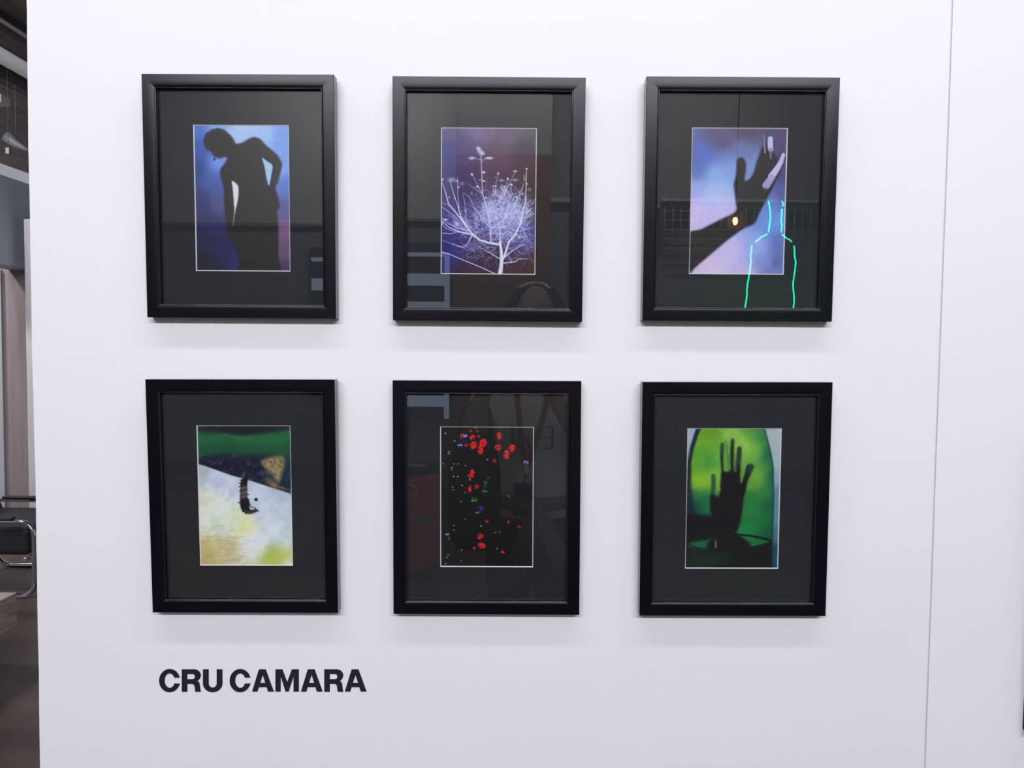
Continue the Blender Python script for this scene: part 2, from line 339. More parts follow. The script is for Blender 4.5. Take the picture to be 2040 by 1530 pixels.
def print_caterpillar():
    p = Paint((55,58),(990,55),(1018,1462),(88,1462), [
        (100,550,(165,172,170)),(250,620,(182,192,215)),(450,640,(186,192,210)),(150,780,(200,202,190)),(250,900,(208,220,205)),(120,1020,(205,215,200)),(400,1000,(200,215,190)),(500,1060,(205,212,160)),
        (300,1120,(198,205,195)),(300,1230,(196,186,135)),(150,1300,(180,165,110)),(130,1440,(176,160,108)),(350,1330,(190,178,140)),(450,1420,(195,190,165)),(600,1250,(208,215,228)),(700,900,(190,198,212)),
        (850,750,(172,182,198)),(950,900,(178,188,198)),(850,1100,(196,206,220)),(600,1440,(198,202,180)),(800,1400,(165,178,85)),(900,1360,(180,190,120)),(980,1440,(196,200,190)),(650,700,(188,196,214)),(950,1200,(190,200,200))], 80)
    p.mottle(.16, (30, 12), 21)
    R = random.Random(3)
    for k in range(60):   # faint streaks of the pale surface
        x = R.uniform(80, 560); y = R.uniform(1050, 1440); p.line([(x, y), (x+R.uniform(40,110), y-R.uniform(5,22))], R.uniform(4,10), (150,135,92), R.uniform(.15,.4), 6)
    for k in range(40):
        x = R.uniform(80, 420); y = R.uniform(540, 950); p.line([(x, y), (x-R.uniform(10,25), y+R.uniform(20,60))], R.uniform(5,10), (160,158,135), R.uniform(.12,.35), 8)
    p.poly([(640,1460),(740,1350),(840,1310),(1020,1290),(1020,1340),(880,1400),(800,1455)], (172,182,88), 7, a=.55)
    top = [(40,40),(1030,40),(1030,752),(900,712),(760,668),(560,602),(400,560),(250,505),(120,460),(40,438)]
    m = p.poly(top, (22,26,42), 1, smooth=False)
    n1 = p.noise(14, 2); n2 = p.noise(6, 5)
    p.mix(m*np.clip((n1*.6+n2*.6)-.62, 0, 1)*1.3*(p.y > 340), (92,98,112))
    tri = p.poly([(690,430),(740,395),(860,362),(915,380),(922,450),(890,560),(860,640),(800,560),(740,500)], (168,148,98), 4, a=.85)
    p.poly([(720,590),(780,580),(850,650),(850,690),(760,660)], (140,120,84), 4, a=.6)
    p.mix(tri*np.clip(.55-n2, 0, 1)*1.2, (70,60,45))
    p.poly([(915,350),(1010,345),(1010,720),(940,690),(880,640),(905,540),(925,440)], (24,48,68), 6, a=.8)
    for k in range(60):
        x = R.uniform(700, 1010); y = R.uniform(360, 720)
        if y < 430+(x-400)*.45: p.line([(x, y), (x+R.uniform(-12,20), y+R.uniform(14,40))], R.uniform(3,8), R.choice([(150,135,95),(40,42,48),(60,80,98)]), R.uniform(.2,.55), 4)
    for k in range(34):
        x = R.uniform(780, 1000); p.line([(x, x*.31+395), (x+16, x*.31+420)], 5, (140,120,84), .5, 5)
    band = p.poly([(30,128),(200,138),(400,170),(510,182),(640,160),(800,130),(1030,95),(1030,335),(880,350),(640,345),(400,340),(200,345),(30,330)], (24,82,48), 7)
    p.mix(p.blur(band*(p.noise(26, 9) > .5), 8)*.6, (32,104,58))
    p.mix(p.blur(band*(p.y > 250), 6)*.5, (18,62,48)); p.line([(330,165),(420,182),(520,198),(600,180)], 16, (78,118,72), .6, 14)
    p.poly([(40,50),(1030,45),(1030,90),(820,125),(640,150),(500,155),(300,135),(40,120)], (22,24,34), 5)
    p.poly([(40,50),(200,52),(150,110),(40,115)], (44,46,56), 6, a=.7)
    dk = (22,20,28)
    p.poly([(512,590),(560,590),(556,640),(550,700),(552,760),(572,800),(580,850),(575,880),(600,900),(640,890),(655,905),(620,928),(560,938),(515,915),(492,870),(488,800),(490,720),(492,650),(500,610)], dk, 1.2)
    p.poly([(500,672),(550,668),(556,720),(552,775),(495,790),(490,730)], (96,84,78), 2, a=.9)
    p.line([(495,712),(550,700)], 14, dk, .8, 5); p.line([(495,760),(552,742)], 14, (50,44,46), .8, 5)
    p.poly([(520,900),(600,915),(650,900),(640,925),(560,940)], (120,92,82), 2.5, a=.45)
    for (x, y, dx, dy) in ((498,612,-14,-12),(492,640,-18,-8),(490,668,-20,4),(490,712,-14,3),(488,828,-28,-2),(555,745,24,4),(558,800,22,0),(574,850,16,-10),(590,870,2,-16),(610,880,6,-18),(632,884,8,-12),(520,915,-16,2),(655,905,16,8),(540,935,0,8)):
        p.line([(x, y), (x+dx, y+dy)], (14,3), dk, .95, 2)
    p.dot(641, 796, 17, (20,22,24), 1, 15, .25)
    return p

def print_flowers():
    p = Paint((52,65),(975,62),(970,1465),(48,1465), [(200,200,(9,8,12)),(800,200,(10,9,12)),(150,1200,(14,6,10)),(800,1300,(9,9,14)),(500,700,(4,4,7))], 200)
    R = random.Random(9)
    def cluster(x, y, rx, ry, n, col, a=1):
        for k in range(int(n*2.1)):
            q = R.uniform(0, 2*PI); d = math.sqrt(R.random())*1.12; c = tuple(max(0, v*R.uniform(.72,1.08)) for v in col)
            p.dot(x+rx*d*math.cos(q), y+ry*d*math.sin(q), R.uniform(4,8.5), c, a, R.uniform(4,8), .35)
    red = (228,38,40)
    for (x, y, rx, ry, n) in ((385,262,26,34,26),(478,235,28,36,30),(452,300,20,48,26),(375,190,22,22,12),(435,178,14,8,5),(270,175,14,22,8),(630,170,18,28,14),(618,282,24,26,16),(745,285,30,28,26),
        (700,350,24,36,28),(372,525,16,18,10),(360,560,24,16,10),(350,688,14,28,14),(418,665,16,18,7),(450,1150,24,24,13),(462,1240,32,24,22),(510,998,14,14,6),(668,1300,18,12,8),(590,410,20,14,5),(315,262,14,12,5),(388,1265,12,12,5),(355,125,12,8,3),(418,125,8,5,2),(348,600,6,6,2)):
        cluster(x, y, rx, ry, n, red, .95 if n > 9 else .7)
    for (x, y, rx, ry, n) in ((718,752,10,16,5),(716,1003,12,12,6),(822,1050,16,10,5)): cluster(x, y, rx, ry, n, (150,58,52), .8)
    cluster(285,215,34,40,16,(30,18,105),.7); cluster(458,885,26,30,16,(66,34,150),.75); cluster(305,170,18,12,8,(150,150,225),.9); cluster(255,262,22,8,6,(160,165,230),.9)
    cluster(880,425,26,12,8,(140,150,205),.8); cluster(135,1130,16,10,5,(125,130,190),.8); cluster(155,1160,12,12,4,(50,40,140),.7); cluster(420,918,16,8,4,(140,135,165),.8)
    for k in range(16):
        x = 470+R.uniform(-5,55); y = R.uniform(560,715); p.line([(x,y),(x+R.uniform(-18,18),y+R.uniform(-24,24))], R.uniform(3,8), (40,R.randint(95,150),R.randint(80,110)), .85, 3)
        x = 365+R.uniform(0,60); y = R.uniform(765,805); p.line([(x,y),(x+R.uniform(-18,18),y+R.uniform(-16,16))], R.uniform(3,7), (75,R.randint(135,185),95), .85, 3)
    p.line([(470,708),(510,712)], 14, (90,130,120), .7, 3)
    p.line([(480,1205),(540,1165),(620,1115)], 4, (34,28,84), .9, 3)
    for (x, y) in ((632,1105),(592,1112),(608,1268),(305,980),(195,1045),(195,1087),(75,865),(275,652),(305,722),(178,482),(178,502),(307,460),(235,568),(195,568),(155,325),(150,345),(515,400),(65,467),(95,445),(185,668),(190,697),(265,812),(148,1178),(270,1285),(262,1390),(140,1330),(128,1358),(115,1420),(205,225),(290,75),(410,97),(118,150),(455,1048),(670,1460),(240,445),(195,445),(350,595)):
        p.dot(x, y, R.uniform(6,10), (165,170,168), .9, R.uniform(4,8), .5)
    for k in range(50):
        p.dot(R.uniform(60,300), R.uniform(280,1440), R.uniform(3,5), (70,78,78), R.uniform(.3,.7))
    return p

def print_jar():
    p = Paint((42,48),(1030,48),(995,1490),(38,1490), [(60,100,(150,165,178)),(60,500,(120,150,165)),(50,850,(80,115,140)),(60,950,(40,60,80)),(50,1200,(16,14,26)),(980,150,(158,168,172)),(980,400,(152,165,172)),
        (960,580,(130,155,165)),(960,700,(92,125,145)),(960,950,(88,125,140)),(960,1180,(66,108,128)),(960,1260,(20,58,82)),(960,1400,(12,74,98)),(960,1480,(18,50,70))], 70)
    jar = [(185,30),(150,130),(108,270),(80,430),(70,650),(62,900),(48,1200),(40,1500),(915,1500),(920,1200),(932,800),(928,450),(900,300),(850,130),(825,30)]
    q = Paint((42,48),(1030,48),(995,1490),(38,1490), [(300,80,(92,142,38)),(500,90,(128,168,72)),(700,90,(78,140,50)),(820,150,(50,118,62)),(250,200,(98,155,40)),(620,220,(135,180,70)),(450,300,(100,160,62)),(760,280,(108,165,66)),
        (880,330,(30,95,66)),(250,400,(70,140,52)),(160,420,(92,150,42)),(200,600,(128,172,44)),(380,560,(118,168,60)),(850,480,(72,138,62)),(780,540,(102,160,55)),(720,620,(98,150,60)),(910,550,(30,92,72)),(200,760,(40,110,62)),
        (150,850,(14,62,54)),(260,860,(20,98,62)),(700,750,(38,112,54)),(850,720,(46,118,60)),(900,850,(18,88,62)),(700,900,(34,118,58)),(800,1000,(30,110,55)),(640,1060,(22,120,60)),(900,1100,(16,82,52)),(500,950,(20,60,40))], 75)
    q.mottle(.12, (20, 8), 4)
    ins = p.poly(jar, (0,0,0), 2, smooth=False)
    p.c = p.c*(1-ins[...,None]) + q.c*ins[...,None]
    dk = (22,16,26)
    p.line([(190,40),(155,125),(112,260),(84,430),(74,650),(72,900)], (46,26), (14,26,40), .95, 10)
    p.line([(100,430),(96,650),(110,830),(130,960)], (12,60), (18,34,44), .85, 16)
    p.line([(838,60),(888,250),(922,450),(928,800),(920,1150)], (14,14), (16,72,66), .8, 8)
    p.line([(850,250),(890,400),(905,600),(900,900)], 26, (22,92,70), .45, 18)
    p.poly([(30,950),(120,920),(220,932),(320,945),(360,1000),(420,1100),(470,1150),(250,1190),(100,1215),(30,1300)], dk, 5)
    hand = [(430,700),(400,660),(405,560),(408,470),(400,380),(398,300),(402,230),(416,210),(428,235),(426,330),(430,440),(440,500),(500,480),(497,400),(500,300),(505,200),(518,168),(532,190),(534,300),(532,400),(540,500),(556,490),(558,400),(566,300),(574,255),(600,250),(610,285),(604,380),(600,460),(598,560),(604,620),(620,600),(650,500),(665,440),(690,424),(725,430),(732,455),(705,520),(672,600),(655,690),(636,760),(620,880),(600,1010),(575,1085),(545,1120),(400,1130),(350,1040),(325,930),(308,860),(315,760),(330,740),(375,735),(400,690)]
    p.poly(hand, dk, 1.8)
    p.line([(330,545),(332,640),(320,760)], (44,46), (26,70,52), .85, 10); p.line([(330,760),(345,900)], (60,80), dk, .9, 16)
    p.poly([(352,745),(372,680),(392,690),(398,655),(392,760)], (60,118,70), 3, a=.6)
    p.line([(414,230),(412,320)], 18, (20,84,80), .7, 6)
    p.line([(700,450),(690,490)], 44, (22,78,56), .7, 12); p.line([(595,265),(590,350),(580,430)], 22, (20,78,56), .65, 6)
    for (x, w, yt, yb) in ((450,6,190,490),(470,8,240,500),(484,5,330,500),(545,5,340,480),(572,6,260,440)):
        p.line([(x-3, yt),(x+2, (yt+yb)/2),(x+4, yb)], w, (18,92,62), .8, 4)
    p.line([(440,520),(430,640),(420,720)], 30, dk, .9, 10)
    # rim and base of the jar
    p.poly([(20,1235),(110,1262),(200,1285),(450,1282),(700,1258),(820,1232),(916,1200),(916,1520),(20,1520)], (18,14,22), 2, smooth=False)
    p.poly([(80,1270),(300,1290),(520,1285),(520,1400),(300,1480),(60,1490)], (20,46,36), 12, a=.8)
    p.poly([(105,1222),(200,1205),(290,1195),(300,1262),(180,1258),(110,1240)], (20,92,52), 2)
    p.poly([(672,1190),(780,1185),(880,1200),(860,1215),(760,1248),(700,1255)], (22,104,56), 2)
    p.poly([(290,1275),(288,1215),(310,1190),(380,1180),(440,1120),(560,1125),(640,1170),(680,1200),(705,1258),(560,1290)], dk, 3)
    p.line([(95,1235),(180,1268),(300,1285),(500,1285),(700,1262),(915,1208)], 12, dk, .95, 5)
    p.line([(480,1140),(560,1128),(700,1142),(820,1165),(900,1188)], (14,26), dk, .95, 5)
    p.line([(360,1205),(360,1258)], 18, (92,124,112), .85, 6)
    p.line([(130,1205),(250,1190),(330,1170)], 6, (26,60,52), .6, 5)
    return p

def print_mesh(name, painter, w, h, parent, y, gain):
    me = bpy.data.meshes.new(name)
    x = (np.arange(GW)/(GW-1)-.5)*w; z = (.5-np.arange(GH)/(GH-1))*h
    X, Z = np.meshgrid(x, z); co = np.stack([X, np.full_like(X, y), Z], -1).reshape(-1).astype('f')
    i, j = np.meshgrid(np.arange(GW-1), np.arange(GH-1)); a = (j*GW+i).ravel()
    F = np.stack([a, a+GW, a+GW+1, a+1], 1).astype('i')
    me.vertices.add(GW*GH); me.vertices.foreach_set('co', co)
    me.loops.add(F.size); me.loops.foreach_set('vertex_index', F.ravel())
    me.polygons.add(len(F)); me.polygons.foreach_set('loop_start', np.arange(0, F.size, 4, dtype='i')); me.polygons.foreach_set('loop_total', np.full(len(F), 4, 'i'))
    me.update(); me.validate()
    c = np.clip(painter().c, 0, 255)/255
    lin = np.where(c <= .04045, c/12.92, ((c+.055)/1.055)**2.4)
    lin = np.clip((lin-.006)*gain, .002, .92)
    at_ = me.color_attributes.new('ink', 'FLOAT_COLOR', 'POINT')
    at_.data.foreach_set('color', np.concatenate([lin, np.ones(lin.shape[:2]+(1,))], -1).astype('f').ravel())
    m = mat('print_ink_'+name, rough=.55, spec=.3); N = m.node_tree.nodes
    ca = N.new('ShaderNodeVertexColor'); ca.layer_name = 'ink'; m.node_tree.links.new(ca.outputs[0], N['Principled BSDF'].inputs['Base Color'])
    me.materials.append(m)
    o = bpy.data.objects.new(name, me); COL.objects.link(o); o.parent = parent
    return o

# ------------------------------------------------------------------ picture frames
FW, FH, T = .300, .3777, .020
WW, WH = .1508, .2290          # opening of the mat board
def ring(prof, w, h):
    """profile [(inset, y)] swept round a w x h rectangle with mitred corners; each member a strip of its own so that the mitre shows"""
    b = MB(); n = len(prof); pr = [(w/2-i, h/2-i, y) for i, y in prof]
    cs = [(-1,1),(1,1),(1,-1),(-1,-1)]
    for k in range(4):
        (ax, az), (bx, bz) = cs[k], cs[(k+1) % 4]; v = []
        for (X, Z, y) in pr: v += [(ax*X, y, az*Z), (bx*X, y, bz*Z)]
        b.add(v, [(2*i, 2*i+1, 2*((i+1)%n)+1, 2*((i+1)%n)) for i in range(n)], True)
    return b
face = [(0.0, .0007), (.0007, .0000), (.0020, .0000), (.0045, .0000), (.0100, 0.0), (.0150, .0001), (.0182, .0004), (.0194, .0009)]
prof = [(0.0, T)] + face + [(.0200, .0018), (.0206, .0040), (.0206, T-.003), (.014, T)]
def side_slot(o):
    o.data.materials.append(M_side)
    for p in o.data.polygons:
        if abs(p.normal.y) < .3 and p.area > 1e-4 and max(abs(p.center.x)/FW*2, abs(p.center.z)/FH*2) > .985: p.material_index = 1
def frame_parts(parent):
    o = ring(prof, FW, FH).build('frame_moulding', M_black, parent)
    side_slot(o)
    ang = o.modifiers.new('edges', 'EDGE_SPLIT'); ang.split_angle = math.radians(38)
    ring([(.0196,.0014),(.0203,.0015),(.0208,.0019),(.0210,.0026),(.0210,.0040),(.0210,.0080),(.0200,.0080)], FW, FH).build('inner_lip', M_lip, parent)
    iw, ih = FW-.0412, FH-.0412
    MB().box((-iw/2-.004, .0085, -ih/2-.004), (iw/2+.004, .0103, ih/2+.004)).build('glass_pane', M_glass, parent)
    # mat board with its bevelled white core
    b = MB(); o1 = (iw/2+.004, ih/2+.004); i1 = (WW/2, WH/2)
    def rect(a, y): return [(-a[0], y, a[1]), (a[0], y, a[1]), (a[0], y, -a[1]), (-a[0], y, -a[1])]
    v = rect(o1, .0108) + rect(i1, .0108) + rect(i1, .0112) + rect(o1, .0125)
    f = []
    for k in range(4):
        j = (k+1) % 4; f += [(k, j, 4+j, 4+k), (4+k, 4+j, 8+j, 8+k), (12+k, 12+j, j, k)]
    m = b.add(v, f).build('mat_board', M_mat, parent)
    i2 = (WW/2-.0014, WH/2-.0014)
    v = rect(i1, .0109) + rect(i2, .0124) + rect((i1[0]+.001, i1[1]+.001), .0124); f = []
    for k in range(4):
        j = (k+1) % 4; f += [(k, j, 4+j, 4+k), (4+k, 4+j, 8+j, 8+k)]
    tag(MB().add(v, f).build('bevelled_edge', M_core, m), 'thin white bevelled core edge')
    MB().box((-FW/2+.010, T-.0045, -FH/2+.010), (FW/2-.010, T-.0015, FH/2-.010)).build('backing_board', M_backing, parent)

pics = [
 (-0.4345, 0.2344, -0.0042, 0.0167, print_silhouette, 'black framed photograph of a silhouetted figure bending forward on blue, top left'),
 (-0.0437, 0.2333, -0.0014, 0.0213, print_tree, 'black framed photograph of a pale bare-branched tree on dark violet, top centre'),
 ( 0.3513, 0.2374, -0.0032, 0.0173, print_arm, 'black framed photograph of a raised dark arm and hand on pale blue, top right'),
 (-0.4322,-0.2408, -0.0087, 0.0233, print_caterpillar, 'black framed photograph of a caterpillar on a pale surface under a green band'),
 (-0.0422,-0.2390, -0.0062, 0.0053, print_flowers, 'black framed photograph of scattered red flowers on black, bottom centre'),
 ( 0.3543,-0.2368, -0.0089, 0.0218, print_jar, 'black framed photograph of a dark hand inside a green glass jar'),
]
proto_kids = None
for i, (x, z, ro, le, fn, lab) in enumerate(pics):
    r = empty('framed_photograph', (x, -T-(FH/2)*math.sin(le), EYE+z), (le, ro, 0))
    tag(r, lab, 'picture', 'framed photographs in two rows on the white wall')
    if i == 0:
        frame_parts(r); proto_kids = list(r.children)
    else:
        for c in proto_kids:
            n = c.copy(); COL.objects.link(n); n.parent = r
            for g in c.children:
                k = g.copy(); COL.objects.link(k); k.parent = n
    print_mesh('photo_print', fn, WW+.006, WH+.006, r, .0127, 1.25 if i < 3 else 1.45)

# a seventh, larger frame on the panel beyond the seam, only its left edge in view
r = empty('framed_photograph', (at(2038.3, 1465, -.021).x+.214, -.0235, at(2038, 1465, -.021).z+.25), (.004, 0, 0))
tag(r, 'black picture frame at the right edge of the view, on the panel beyond the seam', 'picture')
w7, h7 = .40, .50
o7 = ring([(i_*1.2, y_*1.2) for i_, y_ in prof], w7, h7).build('frame_moulding', M_black, r)
o7.modifiers.new('edges', 'EDGE_SPLIT').split_angle = math.radians(38)
MB().box((-w7/2+.02, .010, -h7/2+.02), (w7/2-.02, .012, h7/2-.02)).build('glass_pane', M_glass, r)
MB().box((-w7/2+.02, .0135, -h7/2+.02), (w7/2-.02, .016, h7/2-.02)).build('mat_board', M_mat, r)

# ------------------------------------------------------------------ wall, seam, lettering
def wavy_panel(x0, x1, y0, y1, z0, z1, name, m, lwav, rwav):
    n = 60; v = []; f = []
    for k in range(n+1):
        z = z0+(z1-z0)*k/n
        for (x, w) in ((x0, lwav), (x1, rwav)):
            e = w*(math.sin(z*7.3+x)*.5+math.sin(z*17+2*x)*.3+math.sin(z*41)*.2)
            v += [(x+e, y0, z), (x+e, y1, z)]
    for k in range(n):
        a = 4*k; f += [(a, a+2, a+6, a+4), (a+3, a+1, a+5, a+7), (a+1, a, a+4, a+5), (a+2, a+3, a+7, a+6)]
    f += [(0, 1, 3, 2), (4*n, 4*n+2, 4*n+3, 4*n+1)]
    return tag(MB().add(v, f).build(name, m), kind='structure')
wavy_panel(-.7797, .6833, 0, .12, 0, 3.2, 'wall_front', M_wall, .0012, .0007)
wavy_panel(.6872, 1.9, .0015, .12, 0, 3.2, 'wall_right', M_wallR, .0004, 0)
tag(MB().box((.675, .0045, 0), (.70, .10, 3.2)).build('trim_1', mat('seam_filler', (.70,.68,.72), .8)), kind='structure')

# lettering: every glyph as an outline in the units of the sign (x right, y down), cut from thin vinyl
def arc(cx, cy, rx, ry, a0, a1, n=14):
    return [(cx+rx*math.cos(math.radians(a0+(a1-a0)*i/n)), cy-ry*math.sin(math.radians(a0+(a1-a0)*i/n))) for i in range(n+1)]
def gC(x):   # 190 x 210
    o = [(x+188,78)] + arc(x+95,105,95,105,22,338,36)[1:-1] + [(x+190,132)]
    o = [(x+187,78)] + arc(x+95,105,95,105,30,330,36) + [(x+190,131)]
    i = [(x+136,131)] + arc(x+96,105,46,65,-38,-322,30) + [(x+136,78)]
    return [o + i], []
def gR(x):
    o = [(x,3),(x+110,3)] + arc(x+112,58,60,55,88,-62,14) + [(x+148,112),(x+160,128),(x+165,160),(x+168,190),(x+174,206),(x+122,206),(x+118,180),(x+114,150),(x+104,138),(x+90,134),(x+50,134),(x+50,206),(x,206)]
    h = [(x+50,45),(x+95,45)] + arc(x+98,69,20,24,85,-85,8) + [(x+95,93),(x+50,93)]
    return [o], [h]
def gU(x):
    o = [(x,3),(x+52,3),(x+52,130)] + arc(x+88,130,36,38,180,360,12) + [(x+124,3),(x+176,3),(x+176,130)] + arc(x+88,130,88,80,0,-180,20)
    return [o], []
def gA(x):
    o = [(x+60,3),(x+122,3),(x+195,204),(x+142,204),(x+130,164),(x+60,164),(x+48,204),(x-2,204)]
    h = [(x+72,126),(x+118,126),(x+95,54)]
    return [o], [h]
def gM(x):
    return [[(x,3),(x+64,3),(x+106,118),(x+148,3),(x+212,3),(x+212,204),(x+164,204),(x+164,68),(x+120,204),(x+92,204),(x+48,68),(x+48,204),(x,204)]], []
def glyph(name, fn, x, parent):
    outs, holes = fn(x)
    cu = bpy.data.curves.new(name, 'CURVE'); cu.dimensions = '2D'; cu.fill_mode = 'BOTH'
    for pl in outs + holes:
        s = cu.splines.new('POLY'); s.points.add(len(pl)-1); s.use_cyclic_u = True
        for p, (px, py) in zip(s.points, pl): p.co = (px*.001, -py*.001, 0, 1)
    cu.extrude = .00035
    ob = bpy.data.objects.new('tmp', cu); COL.objects.link(ob)
    dg = bpy.context.evaluated_depsgraph_get(); me = bpy.data.meshes.new_from_object(ob.evaluated_get(dg))
    bpy.data.objects.remove(ob)
    for v in me.vertices:
        X, Y, d = v.co.x*1000, -v.co.y*1000, v.co.z
        # sign units -> place on the wall (the sign's own size: 1870 units = 0.334 m)
        w = at(300+X/4.533, 1310+(Y+102)/4.533, 0); v.co = (w.x-SIGN.x, -.0004+(d*1.0), w.z-SIGN.z)
    me.materials.clear(); me.materials.append(M_vinyl)
    o = bpy.data.objects.new(name, me); COL.objects.link(o); o.parent = parent
    return o
SIGN = at(523, 1377, 0)
sg = empty('wall_lettering', (SIGN.x, 0, SIGN.z))
tag(sg, 'bold black vinyl lettering CRU CAMARA on the white wall below the pictures', 'lettering')
for fn, x in ((gC,78),(gR,283),(gU,474),(gC,715),(gA,919),(gM,1128),(gA,1360),(gR,1569),(gA,1756)):
    glyph('letter', fn, x, sg)

# ------------------------------------------------------------------ the room: floor, ceiling, far walls
M_floor = mat('stained_concrete_floor', (.088,.062,.054), .38, noise=.5, nscale=2.2, col2=(.035,.024,.024), bump=.12, bscale=9, stretch=(1,1.6,1))
M_ceil = mat('dark_timber_ceiling', (.32,.25,.235), .8, noise=.4, nscale=3, stretch=(3,.6,1), bump=.3, bscale=12)
M_joist = mat('dark_joist', (.13,.11,.115), .75, noise=.4, nscale=5, stretch=(2,.4,1))
M_bulk = mat('grey_blue_paint', (.44,.50,.56), .7, noise=.12, nscale=3)
M_mauve = mat('mauve_boards', (.28,.232,.24), .75, noise=.22, nscale=5, stretch=(6,1,.3))
M_grey = mat('grey_wall', (.28,.27,.27), .85, noise=.1, nscale=4)
M_pale = mat('pale_upper_wall', (.62,.62,.62), .85, noise=.08, nscale=3)
M_white = mat('white_enamel', (.72,.73,.76), .4)
def S(name, a, b, m, bev=0):
    return tag(MB().box(a, b).build(name, m, bevel=bev), kind='structure')
S('floor', (-8, -8.2, -.1), (6, 12, 0), M_floor)
S('ceiling', (-8, -8.2, 4.3), (6, 12, 4.4), M_ceil)
S('wall_back', (-8, 5.2, 0), (-1.5, 5.35, 2.13), M_mauve)
S('wall_left', (-4.30, 2.5, 2.13), (-4.05, 5.35, 2.83), M_bulk)
S('wall_far', (-8, 11.8, 0), (6, 12, 4.3), M_ceil)
S('trim_2', (-8, 5.175, 0), (at(5, 800, 5.17).x, 5.199, 2.129), mat('pale_grey_pilaster', (.36,.37,.41), .7))
S('wall_rear', (-8, -8.2, 0), (6, -8.0, 4.3), M_grey)

# ceiling joists run away from the wall; each is a timber of its own
j = 0
for x in (-5.2, -4.45, -3.62, -2.9):
    j += 1
    S('trim_%d' % (3+j), (x, -1, 4.12), (x+.12, 11.8, 4.3), M_joist)

# ---- white pipe under the ceiling
pz = at(0, 110, 3.35)
r = empty('ceiling_pipe', (pz.x, 0, pz.z))
MB().tube([(0, -1, 0), (0, 11.79, 0)], .046, 20).build('tube', mat('white_pipe', (.92,.92,.94), .45), r)
for y in (-.5, 2.0, 7.5, 11): MB().tube([(0, y, 0), (0, y, 4.3-pz.z)], .006, 8).build('hanger', M_joist, r)
tag(r, 'white round pipe running under the dark ceiling, upper left edge', 'pipe')
# ---- thinner dull pipe
pz = at(20, 52, 3.9)
r = empty('conduit', (pz.x, 0, pz.z)); M_con = mat('dull_conduit', (.30,.27,.28), .6)
MB().tube([(0, -1, 0), (0, 11.79, 0)], .013, 12).build('tube', M_con, r)
for y in (0, 2.2, 4.4, 6.6, 8.8, 11): MB().box((-.012, y-.01, 0), (.012, y+.01, 4.3-pz.z)).build('hanger', M_con, r)
tag(r, 'thin grey conduit on the dark ceiling above the white pipe', 'conduit')
# ---- beige fitting with a dark opening
c = at(2, 200, 4.0); r = empty('spotlight', tuple(c)); tag(r, 'beige boxy ceiling spotlight at the left edge below the white pipe', 'spotlight')
Mb = mat('beige_metal', (.50,.48,.42), .5)
MB().box((-.10, -.05, -.030), (.035, .05, .030)).build('housing', Mb, r, .008)
MB().lathe([(.022,0),(.022,.004),(.018,.004),(.018,-.02)], 24, Matrix.Translation((-.012,-.052,-.034)) @ Matrix.Rotation(PI/2, 4, 'X')).build('lens_ring', M_lip, r)
MB().tube([(-.03,0,.03),(-.03,0,4.3-c.z)], .008, 8).build('stem', M_lip, r)
# ---- grey tapered duct and its bracket, further back
a, b, e = at(14, 266, 6.5), at(30, 286, 6.5), at(58, 300, 6.5)
a, b, e = at(15, 272, 6.5), at(32, 286, 6.5), at(60, 302, 6.5)
r = empty('projector_horn', tuple(b)); tag(r, 'grey tapered horn lamp hanging under the dark ceiling at the far left', 'lamp')
MB().tube([a-b, (a-b)*.5, (0,0,0), (e-b)*.5, e-b], [.060,.056,.045,.028,.016], 20).build('horn', mat('grey_horn', (.12,.13,.15), .5), r)
MB().tube([(0,0,.04),(0,0,4.3-b.z)], .004, 8).build('stem', M_joist, r)
c = at(17, 301, 6.1); r = empty('junction_box', tuple(c)); tag(r, 'small pale junction box hanging below the grey horn lamp', 'box')
MB().box((-.018,-.02,-.030),(.018,.02,.030)).build('box_body', mat('pale_plastic', (.22,.22,.24), .5), r, .004)
MB().tube([(0,0,.03),(0,0,4.3-c.z)], .0025, 8).build('cable', M_joist, r)

# ---- white partition edge seen past the wall
A = at(47, 436, 4.9); 
r = empty('partition_panel', (A.x+.45, 4.95, 0)); tag(r, 'tall white partition board standing behind the left edge of the picture wall', 'partition')
MB().box((-.45, -.05, .02), (.45, .03, A.z)).build('board', mat('partition_white', (.80,.77,.80), .7), r, .004)
MB().box((-.45, -.045, 0), (.45, .025, .02)).build('kickplate', M_joist, r)
MB().box((-.385, -.056, .02), (.45, -.050, A.z-.01)).build('facing', mat('partition_facing', (.70,.69,.73), .7), r, .002)

# ---- black visitor chair with a chrome sled frame, facing right
M_chrome = mat('chrome', (.62,.62,.66), .10, metal=1)
M_uph = mat('black_upholstery', (.010,.010,.014), .55, bump=.2, bscale=300)
def rpath(pts, rad, n=7):
    out = [Vector(pts[0])]
    for i in range(1, len(pts)-1):
        p0, p1, p2 = map(Vector, pts[i-1:i+2]); a = p1+(p0-p1).normalized()*rad; b = p1+(p2-p1).normalized()*rad
        for k in range(n+1):
            t = k/n; out.append(a*(1-t)**2+p1*2*t*(1-t)+b*t*t)
    out.append(Vector(pts[-1])); return out
CH = (-3.14, 3.478, 0)
r = empty('visitor_chair', CH); tag(r, 'black upholstered chair with chrome tube arms and sled base, behind the wooden bench', 'chair')
for s in (-1, 1):
    yy = s*.31
    pts = [(-.30, yy, .456), (.318, yy, .456), (.318, yy, .013), (-.32, yy, .013), (-.38, yy, .30), (-.42, yy, .78)]
    o = MB().tube(rpath(pts, .095), .0135, 14).build('side_frame', M_chrome, r)
for (x, z) in ((-.36, .20), (.26, .232)):
    MB().tube([(x, -.31, z), (x, .31, z)], .011, 12).build('crossbar', M_chrome, r)
for s in (-1, 1):
    MB().box((-.28, s*.31-.025, .466), (.20, s*.31+.025, .482)).build('armrest_pad', M_uph, r, .008)
